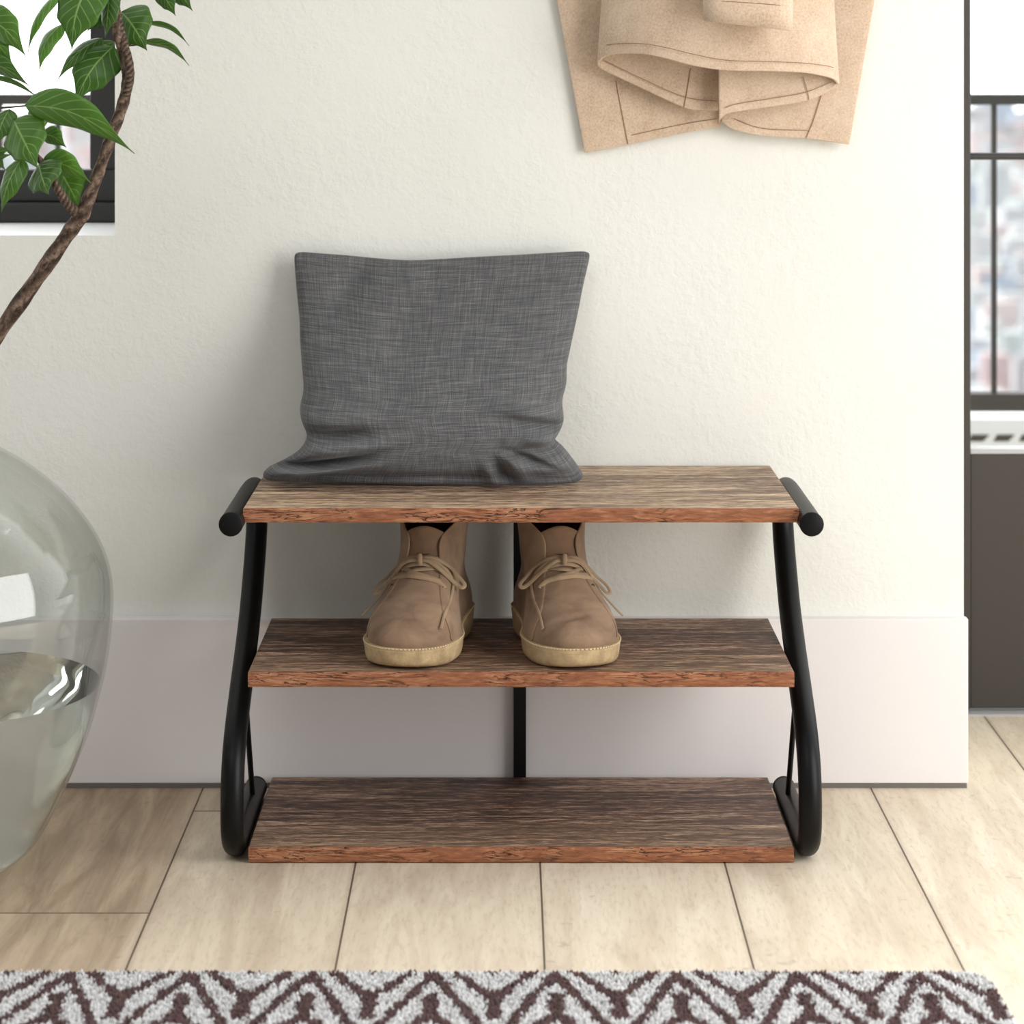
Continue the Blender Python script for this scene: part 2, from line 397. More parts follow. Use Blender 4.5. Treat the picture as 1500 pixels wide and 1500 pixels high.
struct(b.build('baseboard_gap_shade', GAP, smooth=False))  # grey strip standing in for the shade in the gap below the baseboard
# window sill
b = MB(); b.box(-1.5, WIN_R-.0005, WALL_Y+.001, 3.66, WIN_B-.012, WIN_B+.0004)
sill = struct(b.build('trim_2', SILL, smooth=False))
# window
w = thing('window_1', 'dark framed window seen at the upper left behind the plant', 'window'); struct(w)
b = MB()
fy0, fy1 = 3.617, 3.68
zb, zt, xl, xr = WIN_B+.0006, 1.998, -1.498, WIN_R-.001
b.box(xl, xr, fy0, fy1, zb, zb+.030); b.box(xl+.001, xr-.030, fy0+.012, fy1, zb+.030, zb+.078)
b.box(xl, xr, fy0, fy1, zt-.03, zt)
b.box(xr-.030, xr, fy0, fy1, zb+.030, zt-.03); b.box(xr-.083, xr-.030, fy0+.012, fy1, zb+.078, zt-.03)
b.box(xl, xl+.083, fy0, fy1, zb+.03, zt-.03)
bevel(b.build('window_frame', FRAME, w, smooth=False), .003)
b = MB(); b.box(xl+.08, xr-.08, 3.65, 3.654, zb+.075, zt-.03); b.build('window_pane', PANE, w, smooth=False)
# door
d = thing('door_1', 'dark taupe door with a tall glass pane at the right edge', 'door'); struct(d)
dy0, dy1 = 3.70, 3.745; DX0, DX1 = WX1+.001, 1.52
b = MB(); b.box(DX0, .699, dy0, dy1, .008, 2.1); b.box(DX1-.079, DX1, dy0, dy1, .008, 2.1); b.box(.699, DX1-.079, dy0, dy1, 2.02, 2.1)
bevel(b.build('door_frame', DOORM, d, smooth=False), .002)
b = MB(); b.box(.699, DX1-.079, dy0+.006, dy1-.004, .008, .392); bevel(b.build('door_panel', DOORM, d, smooth=False), .002)
b = MB(); b.box(.699, DX1-.079, dy0+.004, dy1-.004, .392, .3995); bevel(b.build('glazing_bead', ALU, d, smooth=False), .001)
b = MB(); b.tube([(.699, dy0+.012, .8405), (DX1-.079, dy0+.012, .8405)], .0055, 14); b.build('glazing_bar', FRAME, d)
b = MB(); b.box(.699, DX1-.079, 3.722, 3.726, .3995, 2.02); b.build('door_pane', PANE, d, smooth=False)
b = MB(); b.box(DX0, DX1, 3.69, BACK+.03, 0.0002, .0032); struct(b.build('trim_3', ALU, smooth=False))
# outside: balcony slab, railing, kerb, city
b = MB(); b.box(-4, 4, BACK+.03, 5.6, -.4, -.15); struct(b.build('balcony_floor', m_paint('balcony_concrete', lin(225, 225, 222), .8), smooth=False))
RAIL = m_metal('railing_grey', lin(58, 55, 51), .55, .3)
r = thing('balcony_railing', 'dark metal balcony railing outside the window and glass door', 'railing')
b = MB(); b.box(-3, 3, 4.58, 4.62, .908, .928); b.build('top_rail', RAIL, r, smooth=False)
b = MB(); b.box(-3, 3, 4.58, 4.62, .337, .369); b.build('bottom_rail', RAIL, r, smooth=False)
b = MB(); b.box(-.0045, .0045, 4.594, 4.606, .369, .908); bal = None
for k in range(-3, 22):
    X = -.839+.10944*k
    if -1.6 < X < -.3 or .6 < X < 1.5:
        if bal is None: bal = b.build('baluster', RAIL, r, smooth=False); o = bal
        else: o = bal.copy(); COL.objects.link(o); o.parent = r
        o.location = (X, 0, 0)
for X in (-2.9, -.02, 2.9):
    b = MB(); b.box(X-.02, X+.02, 4.585, 4.615, -.15, .908); b.build('rail_post', RAIL, r, smooth=False)
kb = MB(); kb.box(-4, 4, 5.2, 5.5, -.15, .235); 
for k in range(48):
    x = -.95+k*.0535
    kb.add([(x, 5.198, .189), (x+.032, 5.198, .189), (x+.046, 5.198, .2035), (x+.008, 5.198, .2035)], [(0, 1, 2, 3)], 1)
o = kb.build('balcony_kerb', [m_paint('kerb_white', lin(240, 240, 238), .8), m_paint('kerb_slot', lin(60, 56, 48), .8)], smooth=False)
struct(o)
cb = MB()
for i in range(420):
    dd = 850*math.exp(random.random()*1.75); s = dd/900
    sl = random.choice([random.uniform(.165, .235), random.uniform(.165, .235), random.uniform(-.24, -.16)])
    x = sl*dd; wd = random.uniform(5, 14)*s; ht = random.uniform(5, 16)*s; dp = random.uniform(6, 12)*s
    cb.box(x-wd/2, x+wd/2, dd, dd+dp, -120, -120+ht, random.choice([0, 0, 0, 1, 1, 2, 3, 4, 5, 6]))
rs = random.getstate()
for i in range(1500):
    dd = 850*math.exp(random.random()*1.75); s = dd/900; sl = random.uniform(-.75, 1.0)
    if .16 < sl < .24 or -.245 < sl < -.155: continue
    x = sl*dd; wd = random.uniform(5, 14)*s; ht = random.uniform(5, 16)*s; dp = random.uniform(6, 12)*s
    cb.box(x-wd/2, x+wd/2, dd, dd+dp, -120, -120+ht, random.choice([0, 0, 0, 1, 1, 2, 3, 4, 5, 6]))
random.setstate(rs)
tag(cb.build('distant_buildings', [m_city('city_%d' % i, lin(*c)) for i, c in enumerate([(250, 250, 250), (238, 240, 242), (250, 234, 233), (214, 226, 242), (232, 242, 240), (246, 222, 222), (220, 220, 224)])], smooth=False),
    'pale blurred distant city buildings seen through the glass door', 'buildings', kind='stuff')
cb = MB(); cb.box(-6000, 6000, 300, 7000, -121, -120); struct(cb.build('city_ground', m_city('city_ground', lin(226, 228, 228)), smooth=False))

# ------------------------------------------------------------------ shoe rack
RX = .0178; ZF = 3.0
rack = thing('shoe_rack', 'three-tier shoe rack with rustic brown boards and curved black tube sides', 'shoe rack', (RX, 3.15, 0))
def board(z1, th, hw, y0, y1, light):
    b = MB(); zc = z1-th/2; yc = (y0+y1)/2
    b.box(-hw, hw, y0+.004-yc, y1-yc, -th/2, th/2)
    o = b.build('shelf_board', SHELF_L if light else SHELF_D, rack, smooth=False)
    o.matrix_parent_inverse = Matrix(); o.location = (0, yc-3.15, zc); bevel(o, .0008, 1)
    # bark front edge: rough strip
    e = MB(); n = 240; m = 9; pts = []
    for j in range(m):
        row = []
        for i in range(n+1):
            x = -hw+2*hw*i/n; v = j/(m-1); z = -th/2+th*v
            prof = .0042-.0016*(2*v-1)**4
            k = math.sin(x*61+z1*17)*math.sin(x*23+5*z1)*.0006+random.gauss(0, .00022)
            row.append((x, -yc+y0+.004-prof+k, z))
        pts.append(row)
    e.grid(pts)
    for j0, rv in ((0, 1), (m-1, 0)):
        tp = [[(p[0], -yc+y0+.0041, p[2]) for p in pts[j0]], pts[j0]]
        e.grid(tp if j0 == 0 else tp[::-1])
    eo = e.build('bark_edge', BARK, o); eo.matrix_parent_inverse = Matrix()
    eo['label'] = 'orange-brown bark textured front edge'
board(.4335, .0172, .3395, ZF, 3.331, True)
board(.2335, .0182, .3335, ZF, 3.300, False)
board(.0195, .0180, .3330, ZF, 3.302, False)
R = .0143
path = catmull([(2.976, .419), (3.05, .419), (3.14, .419), (3.22, .4188), (3.262, .414), (3.284, .397), (3.287, .372), (3.275, .345), (3.245, .308), (3.205, .268), (3.15, .229), (3.09, .193),
                (3.035, .158), (3.006, .130), (2.992, .100), (2.988, .070), (2.992, .042), (3.01, .022), (3.04, .0146), (3.10, .0144), (3.18, .0144), (3.272, .0144)], 7)
for sgn in (-1, 1):
    X = sgn*.3515
    b = MB(); b.tube([(RX+X, p[0], p[1]) for p in [(q.x, q.y) for q in path]], R, 24, up=(1, 0, 0))
    o = b.build('side_frame', BLACK, rack)
    for yy, zz, dr in ((2.976, .419, -1), (3.272, .0144, 1)):
        b = MB(); b.tube([(RX+X, yy-dr*.001, zz), (RX+X, yy+dr*.0025, zz), (RX+X, yy+dr*.0035, zz)], [R*1.03, R*1.03, R*.93], 24); b.build('end_cap', CAPM, o)
    b = MB(); b.tube([(RX+sgn*.3485, 3.206, .014), (RX+sgn*.3485, 3.10, .197)], .0036, 10); b.build('brace_rod', BLACK, rack)
b = MB(); b.box(RX-.0085, RX+.0085, 3.3025, 3.3165, 0, .4163); bevel(b.build('back_post', BLACK, rack, smooth=False), .001)

# ------------------------------------------------------------------ boots
SLI = [ # z, y_front, y_back, half width
 (.022, .006, .249, .0560), (.027, .0045, .250, .0562), (.034, .0035, .2515, .0560), (.042, .0055, .252, .0550), (.050, .011, .2525, .0530), (.0575, .021, .2525, .0505), (.064, .034, .252, .0480), (.071, .051, .251, .0455),
 (.078, .069, .250, .0435), (.086, .086, .249, .0418), (.095, .101, .2475, .0405), (.105, .113, .2465, .0398), (.116, .122, .246, .0396), (.128, .128, .246, .0400), (.140, .132, .247, .0410), (.152, .135, .248, .0422), (.163, .137, .249, .0432)]
def sl(z): return [lerp_tab(SLI, z, k) for k in (1, 2, 3)]
def fshape(u, b):
    """half width along the outline, u 0 toe..1 heel, b 0 foot .. 1 ankle"""
    if u < .34: f = max(0, 1-(1-u/.34)**2.5)**(1/2.3)
    elif u < .62: f = 1-.24*sstep(.34, .62, u)
    else: f = .76+.03*sstep(.62, .8, u)
    if u > .84: f *= max(0, 1-((u-.84)/.16)**2.2)**.5
    g = max(0, 1-abs(2*u-1)**2.3)**.5
    g *= 1-.10*sstep(.6, .0, u)*b
    return f*(1-b)+g*b
def outline_pt(z, th, off=0.0):
    """th 0 = toe, pi = heel; goes round +x first"""
    yf, yb, hw = sl(z); b = sstep(.055, .12, z)
    u = (1-math.cos(th))/2
    s = 1 if math.sin(th) >= 0 else -1
    x = s*(hw+off)*fshape(u, b)
    y = (yf-off)+(yb-yf+2*off)*u
    cx = .006*sstep(.0, .12, .14-y)*0     # straight last
    return Vector((x+cx, y, z))
NT_ = 64
def ring(z, off=0, dz=None):
    return [tuple(outline_pt(z, 2*math.pi*k/NT_, off)+Vector((0, 0, dz(k) if dz else 0))) for k in range(NT_)]
def surf_y(x, z):
    yf, yb, hw = sl(z); best = None
    for k in range(0, 60):
        th = math.pi*.62*k/59
        p = outline_pt(z, th)
        if abs(x) <= abs(p.x): return p.y
    return outline_pt(z, math.pi*.35).y
def e_tab(z):
    return lerp_tab([(.02, .0560), (.04, .0535), (.05, .050), (.06, .0440), (.07, .0370), (.08, .0310), (.092, .0262), (.105, .0228), (.12, .0205), (.132, .0195), (.142, .0225), (.150, .030), (.156, .037), (.163, .0415)], z)
def build_boot(label, cx, cy, rot, mirror, inner):
    t = thing('desert_boot', label, 'boot', (cx, cy, .2336), rot, 'pair of boots on the middle shelf')
    M = -1 if mirror else 1
    def fin(mb, name, mats, par=t, ang=55):
        if mirror:
            mb.v = [(-x, y, z) for x, y, z in mb.v]; mb.f = [f[::-1] for f in mb.f]
        o = mb.build(name, mats, par, angle=ang); o.matrix_parent_inverse = Matrix(); return o
    # sole with welt
    b = MB(); prof = [(.0004, -.0035), (.002, .0005), (.008, .0030), (.015, .0036), (.0205, .0042), (.0225, .0050), (.0255, .0048), (.0272, .0036), (.0275, .0)]
    def sring(z, off):
        out = []
        for k in range(NT_):
            th = 2*math.pi*k/NT_; p = outline_pt(.0275, th, off); 
            lift = .004*sstep(.05, .0, p.y)*sstep(.02, .0, z)   # toe spring
            p.z = z+lift+.011*sstep(.13, .22, p.y)*(z/.0275)     # thicker heel
            out.append(tuple(p))
        return out
    rows = [sring(z, off) for z, off in prof]; b.grid(rows, closed_u=True)
    b.add(rows[0], [tuple(range(NT_))[::-1]]); b.add(rows[-1], [tuple(range(NT_))])
    # heel notch line: small step under the arch is shaded by a raised rim
    subsurf(fin(b, 'sole', CREPE, ang=80), 1)
    # welt stitching
    b = MB(); wr = [Vector(p)+Vector((0, 0, .0004)) for p in sring(.0264, .0048)]
    for k in range(NT_):
        a, c = wr[k], wr[(k+1) % NT_]
        for q in range(2):
            p0 = a.lerp(c, q*.5+.05); p1 = a.lerp(c, q*.5+.38)
            b.tube([p0, p1], .0010, 5)
    fin(b, 'welt_stitching', WELT)
    # vamp (closed lower upper) with a dome crease
    b = MB(); zs = [s[0] for s in SLI if s[0] <= .117]
    zz = []
    for a_, c_ in zip(zs, zs[1:]): zz += [a_+(c_-a_)*q/(4 if .035 < a_ < .08 else 2) for q in range(4 if .035 < a_ < .08 else 2)]
    zz.append(zs[-1]); rows = []
    for z in zz:
        row = []
        for k in range(NT_):
            p = outline_pt(z, 2*math.pi*k/NT_)
            # lift to follow the sole's heel
            p.z += .011*sstep(.13, .22, p.y)*sstep(.10, .03, z)
            # toe creases
            cr = math.exp(-((p.y-.030-6*p.x*p.x+.22*p.x)/.0032)**2)*math.exp(-((p.x-.010)/.020)**2)
            cr2 = math.exp(-((p.y-.044-5*p.x*p.x+.1*p.x)/.0035)**2)*math.exp(-((p.x+.006)/.024)**2)
            p.z -= (.0042*cr+.0020*cr2)*sstep(.044, .052, z)*(abs(math.cos(2*math.pi*k/NT_)) > -1)
            row.append(tuple(p))
        rows.append(row)
    b.grid(rows, closed_u=True, uv=False)
    b.add(rows[-1], [tuple(range(NT_))])
    subsurf(fin(b, 'vamp', SUEDE, ang=80), 1)
    # quarters: open-front shell round the heel
    b = MB(); rows = []; rin = []
    zq = list(np.linspace(.026, .163, 34)); NQ = 56
    for z in zq:
        e = e_tab(z)
        lo, hi = 0.02, math.pi*.5
        for _ in range(30):
            md = (lo+hi)/2
            if outline_pt(z, md, .0018).x < e: lo = md
            else: hi = md
        th0 = min(lo, math.acos(1-2*.40)) if z < .05 else lo
        row = []
        for k in range(NQ+1):
            th = th0+(2*math.pi-2*th0)*k/NQ
            p = outline_pt(z, th, .0018)
            p.z += .011*sstep(.13, .22, p.y)*sstep(.10, .03, z) - .004*sstep(.12, .163, z)*math.cos(th)*0
            p.z += .010*sstep(.14, .163, z)*max(0, -math.cos(th))
            row.append(tuple(p))
        rows.append(row)
    b.grid(rows, uv=False)
    o = fin(b, 'quarter', [SUEDE, LINING], ang=80)
    m = solid(o, .0026).modifiers['solid']; m.material_offset = 1; m.material_offset_rim = 0
    subsurf(o, 1); o['label'] = 'tan suede ankle quarter wrapping the heel'
    # tongue
    b = MB(); rows = []
    for j in range(15):
        v = j/14; z = .092+.062*v; yf, yb, hw = sl(z)
        wdt = .0225+.004*v if v < .85 else .0258*math.sqrt(max(.05, 1-((v-.85)/.17)**2*.55))
        row = []
        for i in range(13):
            s = -1+2*i/12
            x = wdt*s; y = yf+.0035+ (x*x)*14 + .004*v - .006*sstep(.55, 1, v)
            row.append((x, y, z-.006*s*s*sstep(.8, 1, v)))
        rows.append(row)
    b.grid(rows, uv=False); o = fin(b, 'tongue', TONGUE, ang=80); solid(o, .003); subsurf(o, 1)
    # insole/lining dark inside
    b = MB(); b.grid([[tuple(Vector((p[0]*.9, .19+(p[1]-.19)*.9, z))) for p in ring(.115)] for z in (.1175, .1195)], closed_u=True, uv=False)
    b.add([tuple(Vector((p[0]*.9, .19+(p[1]-.19)*.9, .1195))) for p in ring(.115)], [tuple(range(NT_))]); fin(b, 'insole', LINING)
    # eyelets and laces
    def L(zx, zy, out=.004):
        """a point on the boot front at zoomed-photo coordinates"""
        x = (zx-645)/6/1150
        y_img = 750+zy/6
        d_ = 3.11; z = H-(y_img-CY)*d_/FPX-.2336
        for _ in range(3):
            y = surf_y(x, z); dw = cy+y
            z = H-(y_img-CY)*dw/FPX-.2336
            x = (zx-645)/6*dw/FPX
        z = max(.034, z)
        return Vector((x, surf_y(x, z)-out, z))
    laces = MB()
    def lace(pts, out=.004, r=.0029, flat=.4, n=6):
        pp = [L(*(p if len(p) == 3 else (*p, out))) for p in pts]
        laces.tube(catmull(pp, n), r, 8, flat=flat, up=(0, -1, .6))
    lace([(395, 600, .003), (430, 575, .005), (540, 555, .006), (640, 556, .0065), (740, 570, .006), (820, 590, .007), (872, 630, .0065), (884, 655, .0045)])
    lace([(430, 545, .004), (520, 540, .006), (610, 500, .007), (700, 485, .007), (800, 480, .004)])
    lace([(470, 470, .004), (540, 500, .006), (640, 530, .007), (760, 560, .006), (840, 590, .004)])
    lace([(470, 500, .004), (560, 455, .007), (640, 440, .008), (730, 450, .007), (820, 500, .004)])
    # bow loops
    lace([(655, 395, .011), (720, 380, .012), (800, 395, .013), (880, 450, .013), (960, 530, .011), (1030, 600, .009), (1018, 632, .009), (960, 600, .012), (880, 525, .015), (800, 450, .016), (730, 405, .015), (665, 400, .013)], r=.0028)
    lace([(645, 395, .011), (570, 385, .012), (490, 410, .012), (410, 470, .011), (330, 570, .006), (260, 650, .002), (240, 715, .001), (275, 720, .003), (330, 640, .008), (400, 545, .012), (480, 445, .014), (560, 405, .015), (640, 400, .013)], r=.0028)
    lace([(640, 405, .012), (550, 405, .016), (470, 440, .017), (400, 530, .015), (355, 640, .010), (310, 740, .006), (240, 850, .004), (180, 925, .003)], r=.0023)
    lace([(670, 400, .012), (760, 400, .014), (850, 460, .015), (915, 550, .014), (945, 640, .013), (955, 760, .012), (962, 880, .012), (968, 990, .013)], r=.0020)
    kp = L(655, 392, .014)
    laces.tube([kp+Vector((-.0005, -.001, .0060)), kp+Vector((0, -.0035, .003)), kp+Vector((0, -.004, -.002)), kp+Vector((.0003, -.0015, -.0062))], [.0028, .0034, .0034, .0027], 10, flat=.8)
    fin(laces, 'shoelace', LACE)
    for zx, zy in ((882, 655), (800, 478), (408, 655), (486, 478)):
        b = MB(); c = L(zx, zy, .0048); n = 14
        nr = Vector((.55 if zx > 645 else -.55, -.75, .35)).normalized(); a1 = nr.orthogonal().normalized(); a2 = nr.cross(a1)
        b.tube([c+.0022*(math.cos(2*math.pi*k/n)*a1+math.sin(2*math.pi*k/n)*a2) for k in range(n+1)], .0007, 6, cap=False)
        fin(b, 'eyelet', EYE)
    return t
build_boot('tan suede desert boot whose toe points toward the clear vase', -.1310, 3.004, math.radians(-11.0), False, 1)
build_boot('tan suede desert boot whose toe points away from the clear vase', .0950, 3.004, math.radians(11.0), True, -1)

# ------------------------------------------------------------------ pillow
def pillow():
    
    ZS = .4340
    def pp(x, y):
        v = (712-y)/(712-368)               # 0 bottom .. 1 top
        d_ = 3.168+.137*sstep(-.1, 1.0, v)**.9 if v > 0 else 3.165
        return P(x, y, d_)
    top = resample(catmull([pp(*q) for q in [(431, 371), (440, 367), (470, 369), (510, 372), (550, 376), (600, 379), (650, 377), (700, 374), (760, 371), (810, 368), (855, 366), (865, 370)]], 8), 61)
    bot = resample(catmull([pp(*q) for q in [(384, 699), (394, 706), (430, 708), (480, 708), (540, 711), (600, 712), (660, 712), (740, 713), (790, 713), (835, 711), (850, 706), (855, 699)]], 8), 61)
    left = resample(catmull([pp(*q) for q in [(384, 699), (383, 692), (392, 682), (415, 671), (436, 658), (446, 645), (448, 634), (441, 615), (438, 595), (443, 570), (441, 540), (438, 500), (437, 470), (433, 430), (430, 395), (429, 378), (431, 371)]], 8), 61)
    right = resample(catmull([pp(*q) for q in [(855, 699), (856, 693), (848, 680), (836, 664), (824, 650), (812, 639), (820, 630), (827, 615), (826, 600), (825, 585), (831, 560), (832, 535), (838, 505), (848, 460), (856, 420), (863, 390), (866, 377), (865, 370)]], 8), 61)
    N = 61
    def gauss(u, v, u0, v0, su, sv, a=0):
        c, s = math.cos(a), math.sin(a); du, dv = u-u0, v-v0
        p, q = c*du+s*dv, -s*du+c*dv
        return math.exp(-(p/su)**2-(q/sv)**2)
    rn = [(random.uniform(0, 6.28), random.uniform(3, 9), random.uniform(3, 9)) for _ in range(5)]
    front = []; back = []
    for j in range(N):
        v = j/(N-1); rf = []; rb = []
        for i in range(N):
            u = i/(N-1)
            p = top[i]*v+bot[i]*(1-v)+left[j]*(1-u)+right[j]*u - (bot[0]*(1-u)*(1-v)+bot[-1]*u*(1-v)+top[0]*(1-u)*v+top[-1]*u*v)
            e = max(0, (1-(2*u-1)**4))**.55*max(0, (1-(2*v-1)**4))**.6
            belly = .35+.65*math.exp(-((v-.36)/.36)**2)
            th = .060*e*belly
            # puffy folds at the lower corners
            f = 0
            f += .016*gauss(u, v, .06, .06, .20, .035, .30)
            f -= .016*gauss(u, v, .12, .135, .17, .022, .35)
            f += .016*gauss(u, v, .10, .22, .15, .040, .2)
            f -= .012*gauss(u, v, .16, .285, .12, .022, .12)
            f += .009*gauss(u, v, .14, .345, .16, .035, .15)
            f += .010*gauss(u, v, .93, .10, .09, .045, -.5)
            f -= .012*gauss(u, v, .86, .145, .10, .022, -.7)
            f += .008*gauss(u, v, .80, .13, .03, .09, .1)
            f -= .007*gauss(u, v, .755, .07, .016, .06, .1)
            f += .007*gauss(u, v, .71, .06, .02, .07, .05)
            f += .012*gauss(u, v, .93, .245, .09, .032, -.25)
            f -= .012*gauss(u, v, .91, .305, .10, .022, -.35)
            f += .008*gauss(u, v, .85, .36, .10, .03, -.3)
            f -= .005*gauss(u, v, .5, .05, .5, .02, 0)
            f -= .006*gauss(u, v, .20, .90, .12, .04, 1.0)
            f += .003*gauss(u, v, .3, .80, .15, .05, 1.0)
            f *= 2.1
            for a, b_, c_ in rn: f += .0008*math.sin(u*b_+a)*math.sin(v*c_+a*1.7)
            f *= min(1, e*2.2)
            rf.append(Vector((p.x, p.y-(th+f), p.z+ .0)))
            yb = p.y+.045*e*(.4+.6*math.exp(-((v-.35)/.4)**2))
            rb.append(Vector((p.x, min(yb, WALL_Y-.003), p.z)))
        front.append(rf); back.append(rb)
    for g in (front, back):
        for row in g:
            for q in row: q.z = max(q.z, ZS)
    b = MB(); b.grid(front); 
    bk = MB(); b.grid([r_[::-1] for r_ in back])
    ob = tag(b.build('throw_pillow', LINEN, angle=180), 'charcoal linen throw pillow leaning on the wall atop the rack', 'pillow')
    w_ = ob.modifiers.new('weld', 'WELD'); w_.merge_threshold = .0004
    subsurf(ob, 1)
pillow()

# ------------------------------------------------------------------ coat
def coat():
    o = thing('wool_coat', 'camel wool coat hanging on the wall above the pillow', 'coat', (.25, 3.3, 1.0))
    def sheet(name, top, bottom, n=40, m=22, ext=None, bulge=0, thick=.0035, mat=WOOL, stitch=None, wav=0, side=(0, 0)):
        """top, bottom: lists of (px, py, depth)"""
        T = resample(catmull([P(*q) for q in top], 6), n); B = resample(catmull([P(*q) for q in bottom], 6), n)
        rows = []
        for j in range(m):
            v = j/(m-1); row = []
            for i in range(n):
                u = i/(n-1); p = B[i].lerp(T[i], v)
                p.y -= bulge*math.sin(math.pi*u)**.7*(1-.25*v) + wav*math.sin(u*9+v*1.5)*.003
                row.append(p)
            rows.append(row)
        b = MB(); b.grid(rows, uv=False)
        ob = b.build(name, [mat, STITCH], o, angle=180)
        md = solid(ob, thick, 0); md.modifiers['solid'].use_rim = True
        bv = ob.modifiers.new('bv', 'BEVEL'); bv.width = thick*.3; bv.segments = 2; bv.limit_method = 'ANGLE'; bv.angle_limit = math.radians(50)
        return ob, rows
    def stitch(lines, par, r=.0005):
        s = MB()
        for ln in lines: s.tube(ln, r, 6)
        s.build('seam_stitching', STITCH, par)
    UP = -330
    fwd = Vector((0, -.0022, 0))
    def line(pts, dd): return [P(x, y, d_-.0028) for x, y, d_ in pts]
    # back panels flat on the wall
    bl, _ = sheet('back_panel', [(756, UP, 3.322), (900, UP, 3.322), (1075, UP, 3.322)], [(856, 224, 3.326), (890, 218, 3.325), (919, 212, 3.325), (1007, 194, 3.324), (1056, 186, 3.323)], 30, 16)
    # its left edge leans outward: rebuild edge through control rows
    stitch([catmull(line([(902, 118, 3.325), (910, 160, 3.325), (920, 211, 3.325)], 0), 6), catmull(line([(925, 198, 3.325), (1000, 182, 3.3245), (1050, 174, 3.323)], 0), 6)], bl)
    br, _ = sheet('back_panel', [(1040, UP, 3.314), (1190, UP, 3.316), (1338, UP, 3.318)], [(1057, 178, 3.312), (1073, 189, 3.312), (1117, 199, 3.314), (1183, 203, 3.316), (1244, 212, 3.318)], 30, 16)
    stitch([catmull(line([(1203, 140, 3.316), (1192, 175, 3.316), (1181, 202, 3.316)], 0), 6), catmull(line([(1075, 174, 3.312), (1117, 188, 3.314), (1183, 191, 3.316)], 0), 6)], br)
    return o, sheet, stitch, line
coat_o, sheet, stitch, line = coat()
# reshape back panel silhouettes: outward flaring edges
def flare():
    pass
fl, _ = sheet('front_panel', [(905, -330, 3.29), (1060, -330, 3.25), (1200, -330, 3.29)],
              [(876, 92, 3.285), (884, 84, 3.275), (900, 79, 3.262), (941, 79, 3.24), (977, 86, 3.23), (1014, 96, 3.226), (1062, 103, 3.225), (1117, 104, 3.232), (1172, 106, 3.245), (1208, 112, 3.262), (1222, 117, 3.275), (1228, 124, 3.287)], 60, 26, thick=.004)
stitch([catmull([P(x, y, d_-.0035) for x, y, d_ in [(889, 66, 3.272), (905, 64, 3.258), (941, 64, 3.238), (977, 70, 3.228), (1014, 79, 3.224), (1062, 88, 3.2235), (1117, 90, 3.230), (1172, 92, 3.243), (1208, 96, 3.258), (1221, 99, 3.266)]], 6)], fl)
il, _ = sheet('inner_panel', [(884, 60, 3.287), (960, 55, 3.296), (1053, 70, 3.300)],
              [(875, 92, 3.286), (879, 100, 3.288), (933, 126, 3.292), (1003, 158, 3.296), (1030, 161, 3.298), (1052, 162, 3.299)], 34, 10, mat=WOOLIN)
stitch([catmull(line([(886, 89, 3.287), (940, 115, 3.290), (1003, 142, 3.295), (1050, 148, 3.298)], 0), 6), catmull(line([(1012, 100, 3.297), (1007, 130, 3.297), (1002, 157, 3.296)], 0), 6)], il)
ir, _ = sheet('inner_panel', [(1052, 70, 3.270), (1150, 60, 3.285), (1222, 70, 3.296)],
              [(1053, 181, 3.268), (1058, 171, 3.268), (1070, 165, 3.270), (1117, 158, 3.276), (1183, 147, 3.284), (1215, 132, 3.29), (1228, 121, 3.288)], 34, 10, mat=WOOLIN)
stitch([catmull(line([(1062, 158, 3.268), (1080, 152, 3.270), (1130, 144, 3.277), (1180, 135, 3.283), (1218, 120, 3.289)], 0), 6), catmull(line([(1176, 112, 3.284), (1183, 135, 3.284), (1185, 146, 3.284)], 0), 6)], ir)
# sleeve: flattened tube with a cuff
b = MB(); rows = []
for j in range(18):
    v = j/17; row = []
    for k in range(40):
        a = 2*math.pi*k/40
        cx = 1096-6*v; hw = 62+8*v; yb = 38+4*math.cos(a)
        y = yb+(-380-yb)*v
        x = cx+hw*math.copysign(abs(math.cos(a))**.8, math.cos(a)); dd = 3.192-.022*math.copysign(abs(math.sin(a))**.8, math.sin(a))
        row.append(P(x, y+ (x-cx)*.06, dd))
    rows.append(row)
b.grid(rows, closed_u=True, uv=False); so = b.build('sleeve', WOOL, coat_o, angle=180); solid(so, .003)
stitch([catmull([P(1035, 1, 3.180), P(1060, 2, 3.1695), P(1096, 4, 3.167), P(1135, 7, 3.1695), P(1158, 9, 3.182)], 6)], so)
for ob in coat_o.children: ob.matrix_parent_inverse = coat_o.matrix_basis.inverted()

# ------------------------------------------------------------------ vase, water, branch
VX, VY = -.693, 3.0
prof = [(.0, .004), (.060, .0035), (.092, .004), (.104, .010), (.118, .024), (.134, .050), (.150, .083), (.166, .118), (.181, .154), (.193, .195), (.2035, .240), (.2095, .290), (.2105, .325), (.2065, .355), (.196, .385), (.180, .412), (.158, .440), (.132, .465), (.104, .487), (.078, .503), (.062, .516), (.056, .532), (.058, .552), (.066, .566), (.070, .570)]
prof = [(p.x, p.y) for p in catmull([(a, c, 0) for a, c in prof], 4)]
v = MB(); v.lathe(prof, (VX, VY, 0), 128)
vase = tag(v.build('glass_vase', VGLASS, angle=180), 'large round clear glass vase with water at the left edge', 'vase')
solid(vase, .0035, -1)
v = MB()
wp = [(r_-.0045, z) for r_, z in prof if .004 < z < .214 and r_ > .0905]
wp = [(0.0, .009), (.05, .009), (.086, .0095)]+wp+[(lerp_tab([(z, r_) for r_, z in prof if z > .03 and z < .3], .216)-.0045, .216), (.15, .2160), (.08, .216), (0, .216)]
v.lathe(wp, (VX, VY, 0), 128)
tag(v.build('vase_water', WATER, angle=60), 'clear water filling the lower part of the round glass vase', 'water')

